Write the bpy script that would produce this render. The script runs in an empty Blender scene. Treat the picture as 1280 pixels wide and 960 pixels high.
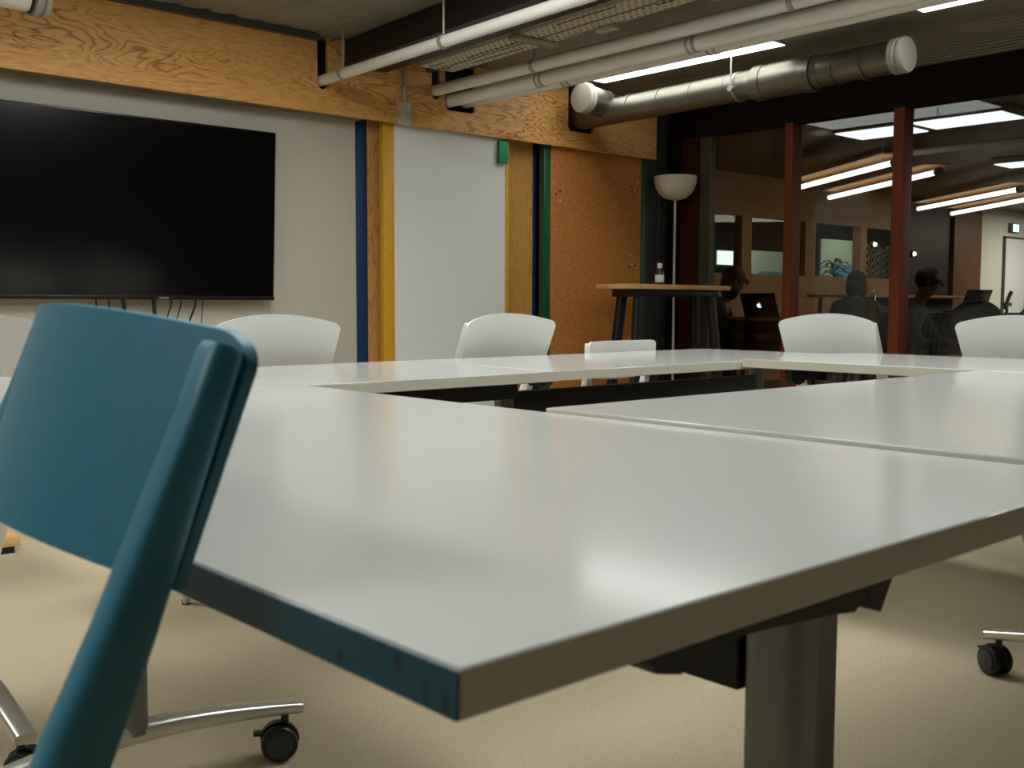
import bpy, bmesh, math, random
from mathutils import Vector, Matrix
random.seed(4)
C = bpy.context.scene.collection
S = bpy.context.scene
PI = math.pi

# ------------------------------------------------------------------ camera, world, exposure
H = 0.90
yaw, pitch, roll, FPX = math.radians(41.8953), math.radians(-4.2520), math.radians(0.1620), 1332.49
fw = Vector((math.sin(yaw)*math.cos(pitch), math.cos(yaw)*math.cos(pitch), math.sin(pitch)))
rt = Vector((math.cos(yaw), -math.sin(yaw), 0))
up = rt.cross(fw)
r2 = rt*math.cos(roll) + up*math.sin(roll)
u2 = up*math.cos(roll) - rt*math.sin(roll)
cam_data = bpy.data.cameras.new('camera')
cam = bpy.data.objects.new('camera', cam_data)
C.objects.link(cam)
cam.matrix_world = Matrix(((r2.x, u2.x, -fw.x, 0), (r2.y, u2.y, -fw.y, 0), (r2.z, u2.z, -fw.z, H), (0, 0, 0, 1)))
cam_data.sensor_width = 36
cam_data.lens = FPX/1280*36
cam_data.clip_start = 0.02
cam_data.dof.use_dof = True
cam_data.dof.focus_distance = 4.2
cam_data.dof.aperture_fstop = 13
S.camera = cam
world = bpy.data.worlds.new('world')
S.world = world
world.use_nodes = True
world.node_tree.nodes['Background'].inputs[0].default_value = (0.55, 0.65, 0.8, 1)
world.node_tree.nodes['Background'].inputs[1].default_value = 0.01
S.view_settings.view_transform = 'Standard'
S.view_settings.look = 'None'
S.view_settings.gamma = 1
S.view_settings.exposure = 0.12
S.view_settings.use_curve_mapping = False

LAMP = 18.0          # brightness of the unseen ceiling strips of this room, some added
PANEL = 1.6         # bright panels beyond the glass, some standing for reflected strip lights
TUBE = 2.6          # hanging tubes beyond the glass

# ------------------------------------------------------------------ materials
def lin(c):
    return tuple((v/255/12.92 if v/255 <= 0.04045 else ((v/255+0.055)/1.055)**2.4) for v in c)

def mat(name, rgb, rough=0.5, metal=0.0, spec=0.5, noise=None, bump=None, coat=0.0):
    """noise=(scale, amount, stretch) varies the colour; bump=(scale, strength)"""
    m = bpy.data.materials.new(name)
    m.use_nodes = True
    nt = m.node_tree
    b = nt.nodes['Principled BSDF']
    col = lin(rgb)
    b.inputs['Base Color'].default_value = (*col, 1)
    b.inputs['Roughness'].default_value = rough
    b.inputs['Metallic'].default_value = metal
    b.inputs['Specular IOR Level'].default_value = spec
    b.inputs['Coat Weight'].default_value = coat
    tc = nt.nodes.new('ShaderNodeTexCoord')
    if noise:
        mp = nt.nodes.new('ShaderNodeMapping')
        mp.inputs['Scale'].default_value = noise[2] if len(noise) > 2 else (1, 1, 1)
        nt.links.new(tc.outputs['Object'], mp.inputs[0])
        n = nt.nodes.new('ShaderNodeTexNoise')
        n.inputs['Scale'].default_value = noise[0]
        n.inputs['Detail'].default_value = 5
        nt.links.new(mp.outputs[0], n.inputs['Vector'])
        r = nt.nodes.new('ShaderNodeValToRGB')
        a = noise[1]
        r.color_ramp.elements[0].position = 0.3
        r.color_ramp.elements[1].position = 0.7
        r.color_ramp.elements[0].color = (*[v*(1-a) for v in col], 1)
        r.color_ramp.elements[1].color = (*[min(1, v*(1+a)) for v in col], 1)
        nt.links.new(n.outputs[0], r.inputs[0])
        nt.links.new(r.outputs[0], b.inputs['Base Color'])
    if bump:
        n = nt.nodes.new('ShaderNodeTexNoise')
        n.inputs['Scale'].default_value = bump[0]
        n.inputs['Detail'].default_value = 4
        nt.links.new(tc.outputs['Object'], n.inputs['Vector'])
        bp = nt.nodes.new('ShaderNodeBump')
        bp.inputs['Strength'].default_value = bump[1]
        bp.inputs['Distance'].default_value = 0.01
        nt.links.new(n.outputs[0], bp.inputs['Height'])
        nt.links.new(bp.outputs[0], b.inputs['Normal'])
    return m

def wood(name, light, dark, scale=(0.8, 6, 6), rough=0.5, lines=55.0, power=2.2, amount=0.75):
    """plywood: thin dark contour lines of a stretched noise, as on a rotary cut veneer"""
    m = bpy.data.materials.new(name)
    m.use_nodes = True
    nt = m.node_tree
    b = nt.nodes['Principled BSDF']
    b.inputs['Roughness'].default_value = rough
    b.inputs['Specular IOR Level'].default_value = 0.3
    tc = nt.nodes.new('ShaderNodeTexCoord')
    mp = nt.nodes.new('ShaderNodeMapping')
    mp.inputs['Scale'].default_value = scale
    nt.links.new(tc.outputs['Object'], mp.inputs[0])
    def noise(sc, det, dis=0.0):
        n = nt.nodes.new('ShaderNodeTexNoise')
        n.inputs['Scale'].default_value = sc
        n.inputs['Detail'].default_value = det
        n.inputs['Distortion'].default_value = dis
        nt.links.new(mp.outputs[0], n.inputs['Vector'])
        return n.outputs[0]
    def mth(op, a, c=None):
        n = nt.nodes.new('ShaderNodeMath'); n.operation = op
        for k, v in enumerate((a, c)):
            if v is None: continue
            if isinstance(v, (int, float)): n.inputs[k].default_value = v
            else: nt.links.new(v, n.inputs[k])
        return n.outputs[0]
    base = noise(0.9, 2.5, 0.5)
    ln = mth('POWER', mth('SUBTRACT', 1.0, mth('ABSOLUTE', mth('SINE', mth('MULTIPLY', base, lines)))), power)
    r = nt.nodes.new('ShaderNodeMapRange')
    r.inputs['From Min'].default_value = 0.36; r.inputs['From Max'].default_value = 0.62
    r.inputs['To Min'].default_value = 0.15; r.inputs['To Max'].default_value = 1.0
    nt.links.new(noise(0.55, 1.5), r.inputs['Value'])
    f1 = mth('MULTIPLY', mth('MULTIPLY', ln, r.outputs[0]), amount)
    f2 = mth('MULTIPLY', mth('SUBTRACT', noise(9, 6), 0.42), 0.9)
    fac = nt.nodes.new('ShaderNodeClamp')
    nt.links.new(mth('ADD', f1, f2), fac.inputs[0])
    mx = nt.nodes.new('ShaderNodeMix'); mx.data_type = 'RGBA'
    mx.inputs['A'].default_value = (*lin(light), 1); mx.inputs['B'].default_value = (*lin(dark), 1)
    nt.links.new(fac.outputs[0], mx.inputs['Factor'])
    nt.links.new(mx.outputs['Result'], b.inputs['Base Color'])
    return m

def emit(name, rgb, strength):
    m = bpy.data.materials.new(name)
    m.use_nodes = True
    nt = m.node_tree
    nt.nodes.remove(nt.nodes['Principled BSDF'])
    e = nt.nodes.new('ShaderNodeEmission')
    e.inputs[0].default_value = (*lin(rgb), 1)
    e.inputs[1].default_value = strength
    nt.links.new(e.outputs[0], nt.nodes['Material Output'].inputs[0])
    return m

def glass(name, tint=(0.8, 0.82, 0.8), gain=1.0):
    m = bpy.data.materials.new(name)
    m.use_nodes = True
    nt = m.node_tree
    nt.nodes.remove(nt.nodes['Principled BSDF'])
    t = nt.nodes.new('ShaderNodeBsdfTransparent'); t.inputs[0].default_value = (*tint, 1)
    g = nt.nodes.new('ShaderNodeBsdfGlossy'); g.inputs['Roughness'].default_value = 0.0
    g.inputs[0].default_value = (0.9, 0.9, 0.9, 1)
    f = nt.nodes.new('ShaderNodeFresnel'); f.inputs[0].default_value = 1.5
    ge = nt.nodes.new('ShaderNodeNewGeometry')              # both faces of a thin pane reflect alike
    io = nt.nodes.new('ShaderNodeMapRange')
    io.inputs['To Min'].default_value = 1.5; io.inputs['To Max'].default_value = 1/1.5
    nt.links.new(ge.outputs['Backfacing'], io.inputs['Value'])
    nt.links.new(io.outputs[0], f.inputs[0])
    mu = nt.nodes.new('ShaderNodeMath'); mu.operation = 'MULTIPLY'; mu.inputs[1].default_value = gain
    mu.use_clamp = True
    nt.links.new(f.outputs[0], mu.inputs[0])
    mx = nt.nodes.new('ShaderNodeMixShader')
    nt.links.new(mu.outputs[0], mx.inputs[0])
    nt.links.new(t.outputs[0], mx.inputs[1]); nt.links.new(g.outputs[0], mx.inputs[2])
    nt.links.new(mx.outputs[0], nt.nodes['Material Output'].inputs[0])
    return m

M = dict(
    carpet=mat('carpet', (194, 178, 150), 0.95, noise=(240, 0.2), bump=(300, 0.5), spec=0.1),
    wall_white=mat('wall_white', (190, 182, 167), 0.8, noise=(90, 0.03)),
    plain=mat('plain_wall', (120, 114, 104), 0.9),
    deck=mat('ceiling_deck', (132, 128, 114), 0.6, noise=(3, 0.12)),
    ply=wood('plywood', (224, 168, 98), (138, 70, 24), scale=(1.7, 6, 7.5), lines=62, amount=0.9),
    ply_v=wood('plywood_upright', (212, 156, 86), (150, 88, 38), scale=(8, 6, 1.3)),
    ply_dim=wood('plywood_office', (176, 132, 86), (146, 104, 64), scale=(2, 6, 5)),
    laminate=mat('white_laminate', (190, 189, 184), 0.13, spec=0.3),
    edge=mat('laminate_edge', (204, 198, 184), 0.45),
    teal_edge=None,
    white_plastic=mat('white_plastic', (220, 219, 216), 0.42),
    teal=mat('teal_plastic', (46, 118, 142), 0.45, noise=(60, 0.05), bump=(500, 0.06)),
    alu=mat('grey_aluminium', (120, 121, 118), 0.38, 0.7),
    foot_alu=mat('polished_aluminium', (205, 202, 194), 0.3, 0.75),
    black=mat('black_metal', (18, 18, 18), 0.5),
    rubber=mat('black_rubber', (22, 23, 25), 0.4),
    hub=mat('caster_hub', (50, 52, 55), 0.35),
    screen=mat('screen_black', (6, 6, 6), 0.14, spec=0.6),
    bezel=mat('bezel_black', (10, 10, 10), 0.35),
    badge=mat('badge_grey', (150, 150, 150), 0.4, 0.5),
    whiteboard=mat('whiteboard', (234, 234, 234), 0.12, spec=0.5),
    yellow=mat('yellow_paint', (214, 160, 36), 0.45, noise=(20, 0.06)),
    blue=mat('blue_paint', (10, 54, 98), 0.45),
    green=mat('green_paint', (20, 84, 50), 0.45),
    bright_green=mat('bright_green_felt', (16, 140, 88), 0.6),
    dark_grey=mat('dark_grey_steel', (62, 64, 64), 0.45, noise=(8, 0.08)),
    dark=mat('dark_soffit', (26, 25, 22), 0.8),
    redbrown=mat('red_brown_frame', (122, 56, 28), 0.55, noise=(12, 0.08, (4, 4, 0.5)), spec=0.25),
    header=mat('dark_brown_frame', (30, 15, 9), 0.7, spec=0.15),
    olive=mat('olive_jamb', (84, 76, 56), 0.5),
    pipe=mat('white_pipe', (226, 222, 214), 0.4, noise=(4, 0.05)),
    galv=mat('galvanised', (122, 118, 106), 0.42, 0.9, noise=(18, 0.18, (1, 0.3, 1))),
    tray=mat('galvanised_tray', (205, 196, 174), 0.5, 0.2),
    clip=mat('pipe_clip', (170, 166, 156), 0.4, 0.5),
    cap=mat('white_cap', (168, 161, 148), 0.5),
    lampshade=mat('opal_lampshade', (226, 216, 200), 0.35),
    bar_top=wood('oak_top', (222, 178, 122), (196, 148, 92), scale=(1, 6, 6)),
    box=mat('grey_switch_box', (196, 190, 174), 0.5),
    clear=glass('clear_plastic', (0.85, 0.88, 0.88), 1.5),
    label=mat('white_label', (225, 225, 222), 0.5),
    pane=glass('window_glass', (0.84, 0.83, 0.79), 0.6),
    pane2=glass('office_window_glass', (0.9, 0.92, 0.9), 1.0),
    skin=mat('skin', (104, 70, 52), 0.6),
    hair=mat('dark_hair', (20, 16, 14), 0.6),
    cloth_dark=mat('charcoal_cloth', (34, 36, 36), 0.9),
    cloth_green=mat('grey_green_cloth', (52, 56, 50), 0.9),
    trousers=mat('navy_cloth', (28, 30, 36), 0.9),
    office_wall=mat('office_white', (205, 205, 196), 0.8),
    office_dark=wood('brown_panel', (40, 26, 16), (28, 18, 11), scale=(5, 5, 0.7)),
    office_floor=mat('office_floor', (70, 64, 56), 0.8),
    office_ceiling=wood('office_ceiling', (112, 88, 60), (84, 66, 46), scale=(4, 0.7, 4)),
    laptop=mat('dark_laptop', (38, 40, 42), 0.4, 0.3),
    logo=emit('logo_light', (230, 240, 255), 1.6),
    leaf=mat('leaf', (40, 70, 44), 0.6),
    pot=mat('pot', (110, 110, 105), 0.6),
    lamp_strip=emit('strip_light', (243, 249, 245), LAMP),
    lamp_soft=emit('soft_strip_light', (243, 249, 245), 5.0),
    lamp_panel=emit('panel_light', (235, 245, 255), PANEL),
    lamp_added=emit('added_panel_light', (250, 246, 232), 16.0),  # for the office panels added out of view
    lamp_tube=emit('tube_light', (255, 244, 226), TUBE),
    glow_white=emit('light_box', (225, 240, 240), 2.2),
    glow_exit=emit('exit_light', (190, 240, 225), 3.0),
    glow_spot=emit('spot_light', (255, 240, 215), 8.0),
    blue_board=mat('blue_board', (70, 150, 190), 0.7),
    pale_board=mat('pale_board', (170, 190, 175), 0.7),
    far_wall=mat('far_wall', (50, 58, 56), 0.9),
    orange=mat('orange_plastic', (170, 84, 48), 0.5),
)

def teal_edge_mat():
    """teal edge band with a few dark scuffs near the corner"""
    m = mat('teal_edge_band', (22, 68, 80), 0.5)
    nt = m.node_tree
    b = nt.nodes['Principled BSDF']
    tc = nt.nodes.new('ShaderNodeTexCoord')
    prev = None
    for (y, z, ry, rz) in ((0.0085, -0.006, 0.004, 0.010), (0.024, -0.004, 0.0035, 0.010), (0.047, 0.004, 0.005, 0.008), (0.10, -0.006, 0.006, 0.007)):
        mp = nt.nodes.new('ShaderNodeMapping'); mp.vector_type = 'TEXTURE'
        mp.inputs['Location'].default_value = (0, y, z)
        mp.inputs['Scale'].default_value = (1, ry, rz)
        nt.links.new(tc.outputs['Object'], mp.inputs[0])
        g = nt.nodes.new('ShaderNodeTexGradient'); g.gradient_type = 'SPHERICAL'
        nt.links.new(mp.outputs[0], g.inputs[0])
        if prev is None:
            prev = g.outputs['Fac'] if 'Fac' in g.outputs else g.outputs[1]
        else:
            a = nt.nodes.new('ShaderNodeMath'); a.operation = 'ADD'; a.use_clamp = True
            nt.links.new(prev, a.inputs[0]); nt.links.new(g.outputs[1], a.inputs[1]); prev = a.outputs[0]
    mx = nt.nodes.new('ShaderNodeMix'); mx.data_type = 'RGBA'
    mx.inputs['A'].default_value = (*lin((22, 68, 80)), 1)
    mx.inputs['B'].default_value = (*lin((14, 18, 16)), 1)
    nt.links.new(prev, mx.inputs['Factor'])
    nt.links.new(mx.outputs['Result'], b.inputs['Base Color'])
    return m
M['teal_edge'] = teal_edge_mat()

# ------------------------------------------------------------------ mesh helpers
class MB:
    def __init__(self):
        self.bm = bmesh.new()
    def box(self, x0, x1, y0, y1, z0, z1, bev=0.0, seg=2):
        b = bmesh.new()
        vs = [b.verts.new((x, y, z)) for x in (x0, x1) for y in (y0, y1) for z in (z0, z1)]
        for f in ((0, 1, 3, 2), (4, 6, 7, 5), (0, 4, 5, 1), (2, 3, 7, 6), (0, 2, 6, 4), (1, 5, 7, 3)):
            b.faces.new([vs[i] for i in f])
        if bev:
            bmesh.ops.bevel(b, geom=b.edges[:], offset=bev, segments=seg, affect='EDGES', profile=0.5)
        self.join(b)
        return self
    def join(self, b, mx=None):
        if mx is not None:
            bmesh.ops.transform(b, matrix=mx, verts=b.verts)
        bmesh.ops.recalc_face_normals(b, faces=b.faces)
        t = bpy.data.meshes.new('t')
        b.to_mesh(t); b.free()
        self.bm.from_mesh(t)
        bpy.data.meshes.remove(t)
        return self
    def prism(self, pts, axis, a0, a1, bev=0.0):
        """polygon in the plane across axis, extruded from a0 to a1"""
        b = bmesh.new()
        def P(p, a):
            return {'x': (a, p[0], p[1]), 'y': (p[0], a, p[1]), 'z': (p[0], p[1], a)}[axis]
        lo = [b.verts.new(P(p, a0)) for p in pts]
        hi = [b.verts.new(P(p, a1)) for p in pts]
        n = len(pts)
        b.faces.new(lo); b.faces.new(hi[::-1])
        for i in range(n):
            b.faces.new((lo[i], lo[(i+1) % n], hi[(i+1) % n], hi[i]))
        if bev:
            bmesh.ops.bevel(b, geom=b.edges[:], offset=bev, segments=2, affect='EDGES', profile=0.5)
        self.join(b)
        return self
    def tube(self, pts, r, seg=12, ry=None, caps=True, side=None):
        """sweep along a polyline; r a number or one per point; ry the second half width; side fixes the section's first axis"""
        b = bmesh.new()
        pts = [Vector(p) for p in pts]
        n = len(pts)
        rr = r if isinstance(r, (list, tuple)) else [r]*n
        r2 = [v if ry is None else (ry[i] if isinstance(ry, (list, tuple)) else ry) for i, v in enumerate(rr)]
        rings = []
        nrm = None
        for i, p in enumerate(pts):
            t = (pts[min(i+1, n-1)] - pts[max(i-1, 0)]).normalized()
            if side is not None:
                nrm = Vector(side)
            elif nrm is None:
                nrm = Vector((0, 0, 1)) if abs(t.z) < 0.9 else Vector((1, 0, 0))
            nrm = (nrm - t*nrm.dot(t)).normalized()
            bi = t.cross(nrm)
            ring = []
            for k in range(seg):
                a = 2*PI*k/seg + PI/seg
                if ry is None:
                    c, s = math.cos(a), math.sin(a)
                else:                                   # rounded rectangle
                    c, s = math.cos(a), math.sin(a)
                    c = math.copysign(abs(c)**0.55, c); s = math.copysign(abs(s)**0.55, s)
                ring.append(b.verts.new(p + nrm*rr[i]*c + bi*r2[i]*s))
            rings.append(ring)
        for i in range(n-1):
            for k in range(seg):
                b.faces.new((rings[i][k], rings[i][(k+1) % seg], rings[i+1][(k+1) % seg], rings[i+1][k]))
        if caps:
            b.faces.new(rings[0][::-1]); b.faces.new(rings[-1])
        self.join(b)
        return self
    def lathe(self, prof, o, axis=(0, 0, 1), seg=24):
        """prof = (radius, height) along axis from o"""
        b = bmesh.new()
        q = Vector((0, 0, 1)).rotation_difference(Vector(axis)).to_matrix().to_4x4()
        rings = []
        for r, h in prof:
            if r < 1e-6:
                rings.append([b.verts.new((0, 0, h))])
            else:
                rings.append([b.verts.new((r*math.cos(2*PI*k/seg), r*math.sin(2*PI*k/seg), h)) for k in range(seg)])
        for a, c in zip(rings, rings[1:]):
            for k in range(seg):
                f = [a[k % len(a)], a[(k+1) % len(a)], c[(k+1) % len(c)], c[k % len(c)]]
                f = [v for i, v in enumerate(f) if v not in f[:i]]
                if len(f) > 2:
                    b.faces.new(f)
        if len(rings[0]) > 1: b.faces.new(rings[0][::-1])
        if len(rings[-1]) > 1: b.faces.new(rings[-1])
        self.join(b, Matrix.Translation(Vector(o)) @ q)
        return self
    def ball(self, c, r, seg=20):
        b = bmesh.new()
        bmesh.ops.create_uvsphere(b, u_segments=seg, v_segments=seg//2+2, radius=1)
        r = r if isinstance(r, (tuple, list)) else (r, r, r)
        self.join(b, Matrix.Translation(Vector(c)) @ Matrix.Diagonal((*r, 1)))
        return self
    def build(self, name, m, parent=None, smooth=True, loc=None):
        me = bpy.data.meshes.new(name)
        self.bm.to_mesh(me); self.bm.free()
        me.materials.append(m)
        if smooth:
            me.polygons.foreach_set('use_smooth', [True]*len(me.polygons))
            me.set_sharp_from_angle(angle=math.radians(38))
        o = bpy.data.objects.new(name, me)
        C.objects.link(o)
        if parent is not None:
            o.parent = parent
        if loc is not None:
            o.location = loc
        return o

def thing(name, label, cat, loc=(0, 0, 0), rz=0.0, group=None):
    o = bpy.data.objects.new(name, None)
    o.empty_display_size = 0.05
    C.objects.link(o)
    o.location = loc
    o.rotation_euler = (0, 0, rz)
    return tag(o, label, cat, group)

def tag(o, label, cat, group=None):
    o['label'] = label
    o['category'] = cat
    if group: o['group'] = group
    return o

def struct(o, label=None):
    o['kind'] = 'structure'
    if label: o['label'] = label
    return o

def copy_tree(o, parent=None):
    c = o.copy()
    C.objects.link(c)
    if parent is not None:
        c.parent = parent
    for ch in list(o.children):
        copy_tree(ch, c)
    return c

# ------------------------------------------------------------------ the room
YW, XG, ZC = 5.20, 6.26, 2.345       # back wall, glass wall, ceiling
YF = 5.06                            # front of the plywood fascia
struct(MB().box(-3.2, XG, -3.2, 5.5, -0.06, 0).build('floor', M['carpet']))
struct(MB().box(-3.2, 3.455, YW, YW+0.1, 0, ZC).build('wall_back', M['wall_white']))
struct(MB().box(3.46, XG+0.06, 5.36, 5.46, 0, ZC).build('wall_recess', M['dark']))
struct(MB().box(-3.3, -3.2, -3.2, 5.5, 0, ZC).build('wall_left', M['plain']))
struct(MB().box(-3.2, 9.0, -3.3, -3.2, 0, ZC).build('wall_front', M['plain']))
# ribbed ceiling deck
def ribbed(x0, x1, pitch, depth):
    pts = []
    x = x0
    while x < x1 - pitch*0.5:
        pts += [(x, ZC), (x+pitch*0.55, ZC), (x+pitch*0.65, ZC+depth), (x+pitch*0.9, ZC+depth)]
        x += pitch
    pts += [(x1, ZC), (x1, ZC+0.1), (x0, ZC+0.1)]
    return pts
mb = MB()
mb.prism(ribbed(-3.2, 3.1, 0.15, 0.008), 'y', -3.2, 5.5)
mb.prism([(3.1, ZC), (5.42, ZC), (5.42, ZC+0.1), (3.1, ZC+0.1)], 'y', -3.2, 5.5)
mb.prism(ribbed(5.42, XG+0.05, 0.07, 0.012), 'y', -3.2, 5.5)
struct(mb.build('ceiling', M['deck'], smooth=False))

# plywood fascia along the back wall, two boards with slots for the pipes
ZB = 1.936
def slot(x0, x1, zb):
    r = min(0.03, (x1-x0)/2)
    return [(x0, ZC), (x0, zb+r), (x0+r*0.3, zb+r*0.3), (x0+r, zb), (x1-r, zb), (x1-r*0.3, zb+r*0.3), (x1, zb+r), (x1, ZC)]
def fascia(x0, x1, slots):
    pts = [(x0, ZB), (x0, ZC-0.004)]
    for s in slots:
        q = slot(*s)
        pts += [(a, min(b, ZC-0.004)) for a, b in q]
    pts += [(x1, ZC-0.004), (x1, ZB)]
    return pts
struct(MB().prism(fascia(-3.2, 3.40, [(3.125, 3.19, 2.06)]), 'y', YF, YF+0.022).build('trim_1', M['ply'], smooth=False), 'plywood fascia board above the television')
struct(MB().prism(fascia(3.403, 5.92, [(3.90, 3.965, 2.105), (4.0, 4.235, 2.055), (5.03, 5.27, 2.045)]), 'y', YF, YF+0.022).build('trim_2', M['ply'], smooth=False), 'plywood fascia board above the sliding panels')
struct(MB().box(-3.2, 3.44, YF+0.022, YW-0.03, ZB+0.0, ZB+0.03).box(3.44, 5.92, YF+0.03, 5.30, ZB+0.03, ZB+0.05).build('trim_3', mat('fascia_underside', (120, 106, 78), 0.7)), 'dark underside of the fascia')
struct(MB().box(-3.2, 5.92, YF+0.10, YF+0.12, ZB+0.05, ZC).build('trim_4', M['dark']), 'board coloured dark for the shaded space behind the pipe slots')  # near-black sheet added where the slots open onto shade

struct(MB().box(-3.2, 3.12, YF-0.035, YF-0.002, ZC-0.035, ZC).build('trim_31', M['dark_grey']), 'dark grey strip along the top of the fascia')
# sliding panels under the fascia
def panel(name, label, cat, x0, x1, y, th, fr, board, frame, fl, fr_w=None, z0=0.02, z1=1.96, top=0.0):
    t = thing(name, label, cat, (x0, y, 0))
    w = x1-x0
    rw = fr if fr_w is None else fr_w
    MB().box(fr, w-rw, 0.004, th-0.004, z0+0.01, z1-top).build('board', board, t)
    MB().box(0, fr, 0, th, z0, z1, 0.002).build('edge_frame', frame, t)
    MB().box(w-rw, w, 0, th, z0, z1, 0.002).build('edge_frame', frame, t)
    if top:
        MB().box(fr, w-rw, 0, th, z1-top, z1, 0.002).build('top_frame', frame, t)
    return t
panel('sliding_screen', 'plywood sliding panel with blue edges partly behind the whiteboard', 'panel', 3.458, 4.88, 5.20, 0.05, 0.078, M['ply_v'], M['blue'], '', 0.035)
panel('whiteboard', 'tall white sliding whiteboard with a yellow frame', 'whiteboard', 3.585, 4.555, 5.11, 0.04, 0.078, M['whiteboard'], M['yellow'], '', 0.032, top=0.02)
panel('pinboard', 'orange brown cork sliding board with green edges', 'pinboard', 4.86, 5.87, 5.11, 0.045, 0.062, mat('cork', (200, 128, 60), 0.85, noise=(120, 0.3), bump=(150, 0.6)), M['green'], '', 0.05)
e = thing('whiteboard_eraser', 'green magnetic eraser stuck at the top right of the whiteboard', 'eraser', (4.49, 5.105, 1.855))
MB().box(-0.04, 0.034, -0.026, 0.0, -0.07, 0.07, 0.006).build('eraser_body', M['bright_green'], e)
MB().box(-0.036, 0.03, 0.0, 0.007, -0.066, 0.066).build('felt_pad', M['dark'], e)
# pins in the cork, in three small clusters
k = 0
for (cx, cz, n) in ((5.74, 1.74, 4), (5.72, 1.21, 4), (4.98, 1.62, 3)):
    for i in range(n):
        px, pz = cx+random.uniform(-0.035, 0.035), cz+random.uniform(-0.05, 0.05)
        where = ('upper right corner', 'right side halfway up', 'upper left side')[(0 if cz > 1.7 else 1 if cz < 1.4 else 2)]
        dark_pin = i % 2 == 0
        p = MB().lathe([(0.002, 0), (0.0025, 0.006), (0.006, 0.009), (0.006, 0.014), (0.003, 0.016)], (0, 0, 0), (0, -1, 0), 10).build('push_pin', M['black'] if dark_pin else M['label'], loc=(px, 5.1145, pz))
        tag(p, '%s push pin in the cluster at the %s of the cork board' % ('black' if dark_pin else 'white', where), 'push pin', 'push pins on the cork board')

# steel post and glazed wall
struct(MB().box(5.885, 6.06, 5.16, 5.34, 0, ZC).box(6.06, 6.075, 5.14, 5.34, 0, ZC).box(6.09, 6.17, 5.17, 5.34, 0, ZC).build('trim_5', M['dark_grey'], smooth=False), 'dark grey steel post in the corner')
struct(MB().box(XG-0.03, XG+0.09, -3.2, 5.34, 2.12, ZC-0.002).build('trim_6', M['header'], smooth=False), 'dark brown header above the glazing')
struct(MB().box(XG-0.015, XG+0.06, 4.95, 5.10, 0, 2.12).build('trim_7', mat('jamb_brown', (70, 28, 16), 0.55, spec=0.25), smooth=False), 'red brown jamb of the glazing')
struct(MB().box(6.17, XG+0.05, 5.10, 5.34, 0, 2.3).build('trim_8', M['header'], smooth=False), 'dark corner closure')
struct(MB().box(XG+0.02, XG+0.08, 4.855, 4.95, 0.06, 2.12).build('trim_9', M['olive'], smooth=False), 'olive inner jamb of the glazing')
ym = [4.166, 3.378, 2.55, 1.72, 0.89, 0.06, -0.77, -1.6, -2.43]
for i, y in enumerate(ym):
    w = 0.03 if i == 0 else 0.036
    o = MB().box(XG-0.03, XG+0.085, y-w, y+w, 0, 2.12, 0.003).build('trim_%d' % (10+i), M['redbrown'])
    struct(o, 'red brown mullion of the glazed wall')
struct(MB().box(XG-0.03, XG+0.08, -3.2, 4.95, 0, 0.06).build('trim_30', M['redbrown']), 'red brown sill of the glazed wall')
ys = [4.95] + ym + [-3.2]
for i in range(len(ys)-1):
    o = MB().box(XG+0.028, XG+0.034, ys[i+1]+0.02, ys[i]-0.02, 0.05, 2.13).build('window_%d' % (i+1), M['pane'], smooth=False)
    struct(o, 'clear pane of the glazed wall')

# ------------------------------------------------------------------ ceiling lights of this room
def strip_light(x, y0, y1, label, z=ZC, w=0.40):
    t = thing('ceiling_light', label, 'ceiling light', (x, (y0+y1)/2, z), 0, 'strip lights along the ceiling')
    l = (y1-y0)/2
    MB().box(-w/2-0.015, w/2+0.015, -l, l, -0.010, 0.0, 0.003).build('housing', M['cap'], t)
    MB().box(-w/2, w/2, -l+0.01, l-0.01, -0.014, -0.009, 0.002).build('diffuser', M['lamp_soft'] if x > 4 else M['lamp_strip'], t)
    return t
strip_light(4.93, 3.46, 4.84, 'white strip light on the ceiling beside the silver air duct')
strip_light(4.86, 1.25, 2.64, 'white strip light at the top right beyond the duct end')
strip_light(2.2, 2.55, 3.95, 'strip light over the middle of the tables')
strip_light(0.95, 0.6, 1.5, 'added strip light out of view over the nearest table')  # added out of view to brighten the near tabletop
strip_light(2.72, 0.5, 1.9, 'added strip light out of view over the wide table at right')  # added out of view to lift the right floor and far edges
strip_light(-1.3, 0.6, 2.0, 'added strip light out of view left of the tables')  # added out of view to light the teal chair
strip_light(0.2, 2.6, 4.0, 'strip light in front of the television')

# ------------------------------------------------------------------ pipes, tray and duct under the ceiling
def pipe(name, label, x, z, r, y0, y1, clips, bands=(), m=None, turn=0.0):
    t = thing(name, label, 'pipe', (x-math.sin(turn)*YF, YF*(1-math.cos(turn)), z), -turn)
    MB().tube([(0, y1, 0), (0, y0, 0)], r, 24).build('pipe_run', m or M['pipe'], t)
    for y in clips:
        c = MB()
        c.tube([(0, y-0.012, 0), (0, y+0.012, 0)], r+0.006, 24)
        c.build('clip', M['clip'], t)
        MB().tube([(0, y, r), (0, y, ZC-z)], 0.006, 8).build('hanger_rod', M['clip'], t)
    for y in bands:
        MB().tube([(0, y-0.01, 0), (0, y+0.01, 0)], r+0.003, 24).tube([(0, y+0.03, 0), (0, y+0.045, 0)], r+0.003, 24).build('coupling', M['clip'], t)
    return t
pipe('water_pipe', 'slim white pipe hung on rods, leftmost of the ceiling pipes', 3.16, 2.11, 0.028, -2.5, 5.12, (4.85, 3.95, 2.6), turn=math.radians(2.3))
pipe('water_pipe', 'upper white pipe of the thick bundle beside the cable tray', 3.935, 2.16, 0.033, -2.5, 5.12, (4.2, 2.6), turn=math.radians(0.9))
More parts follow.
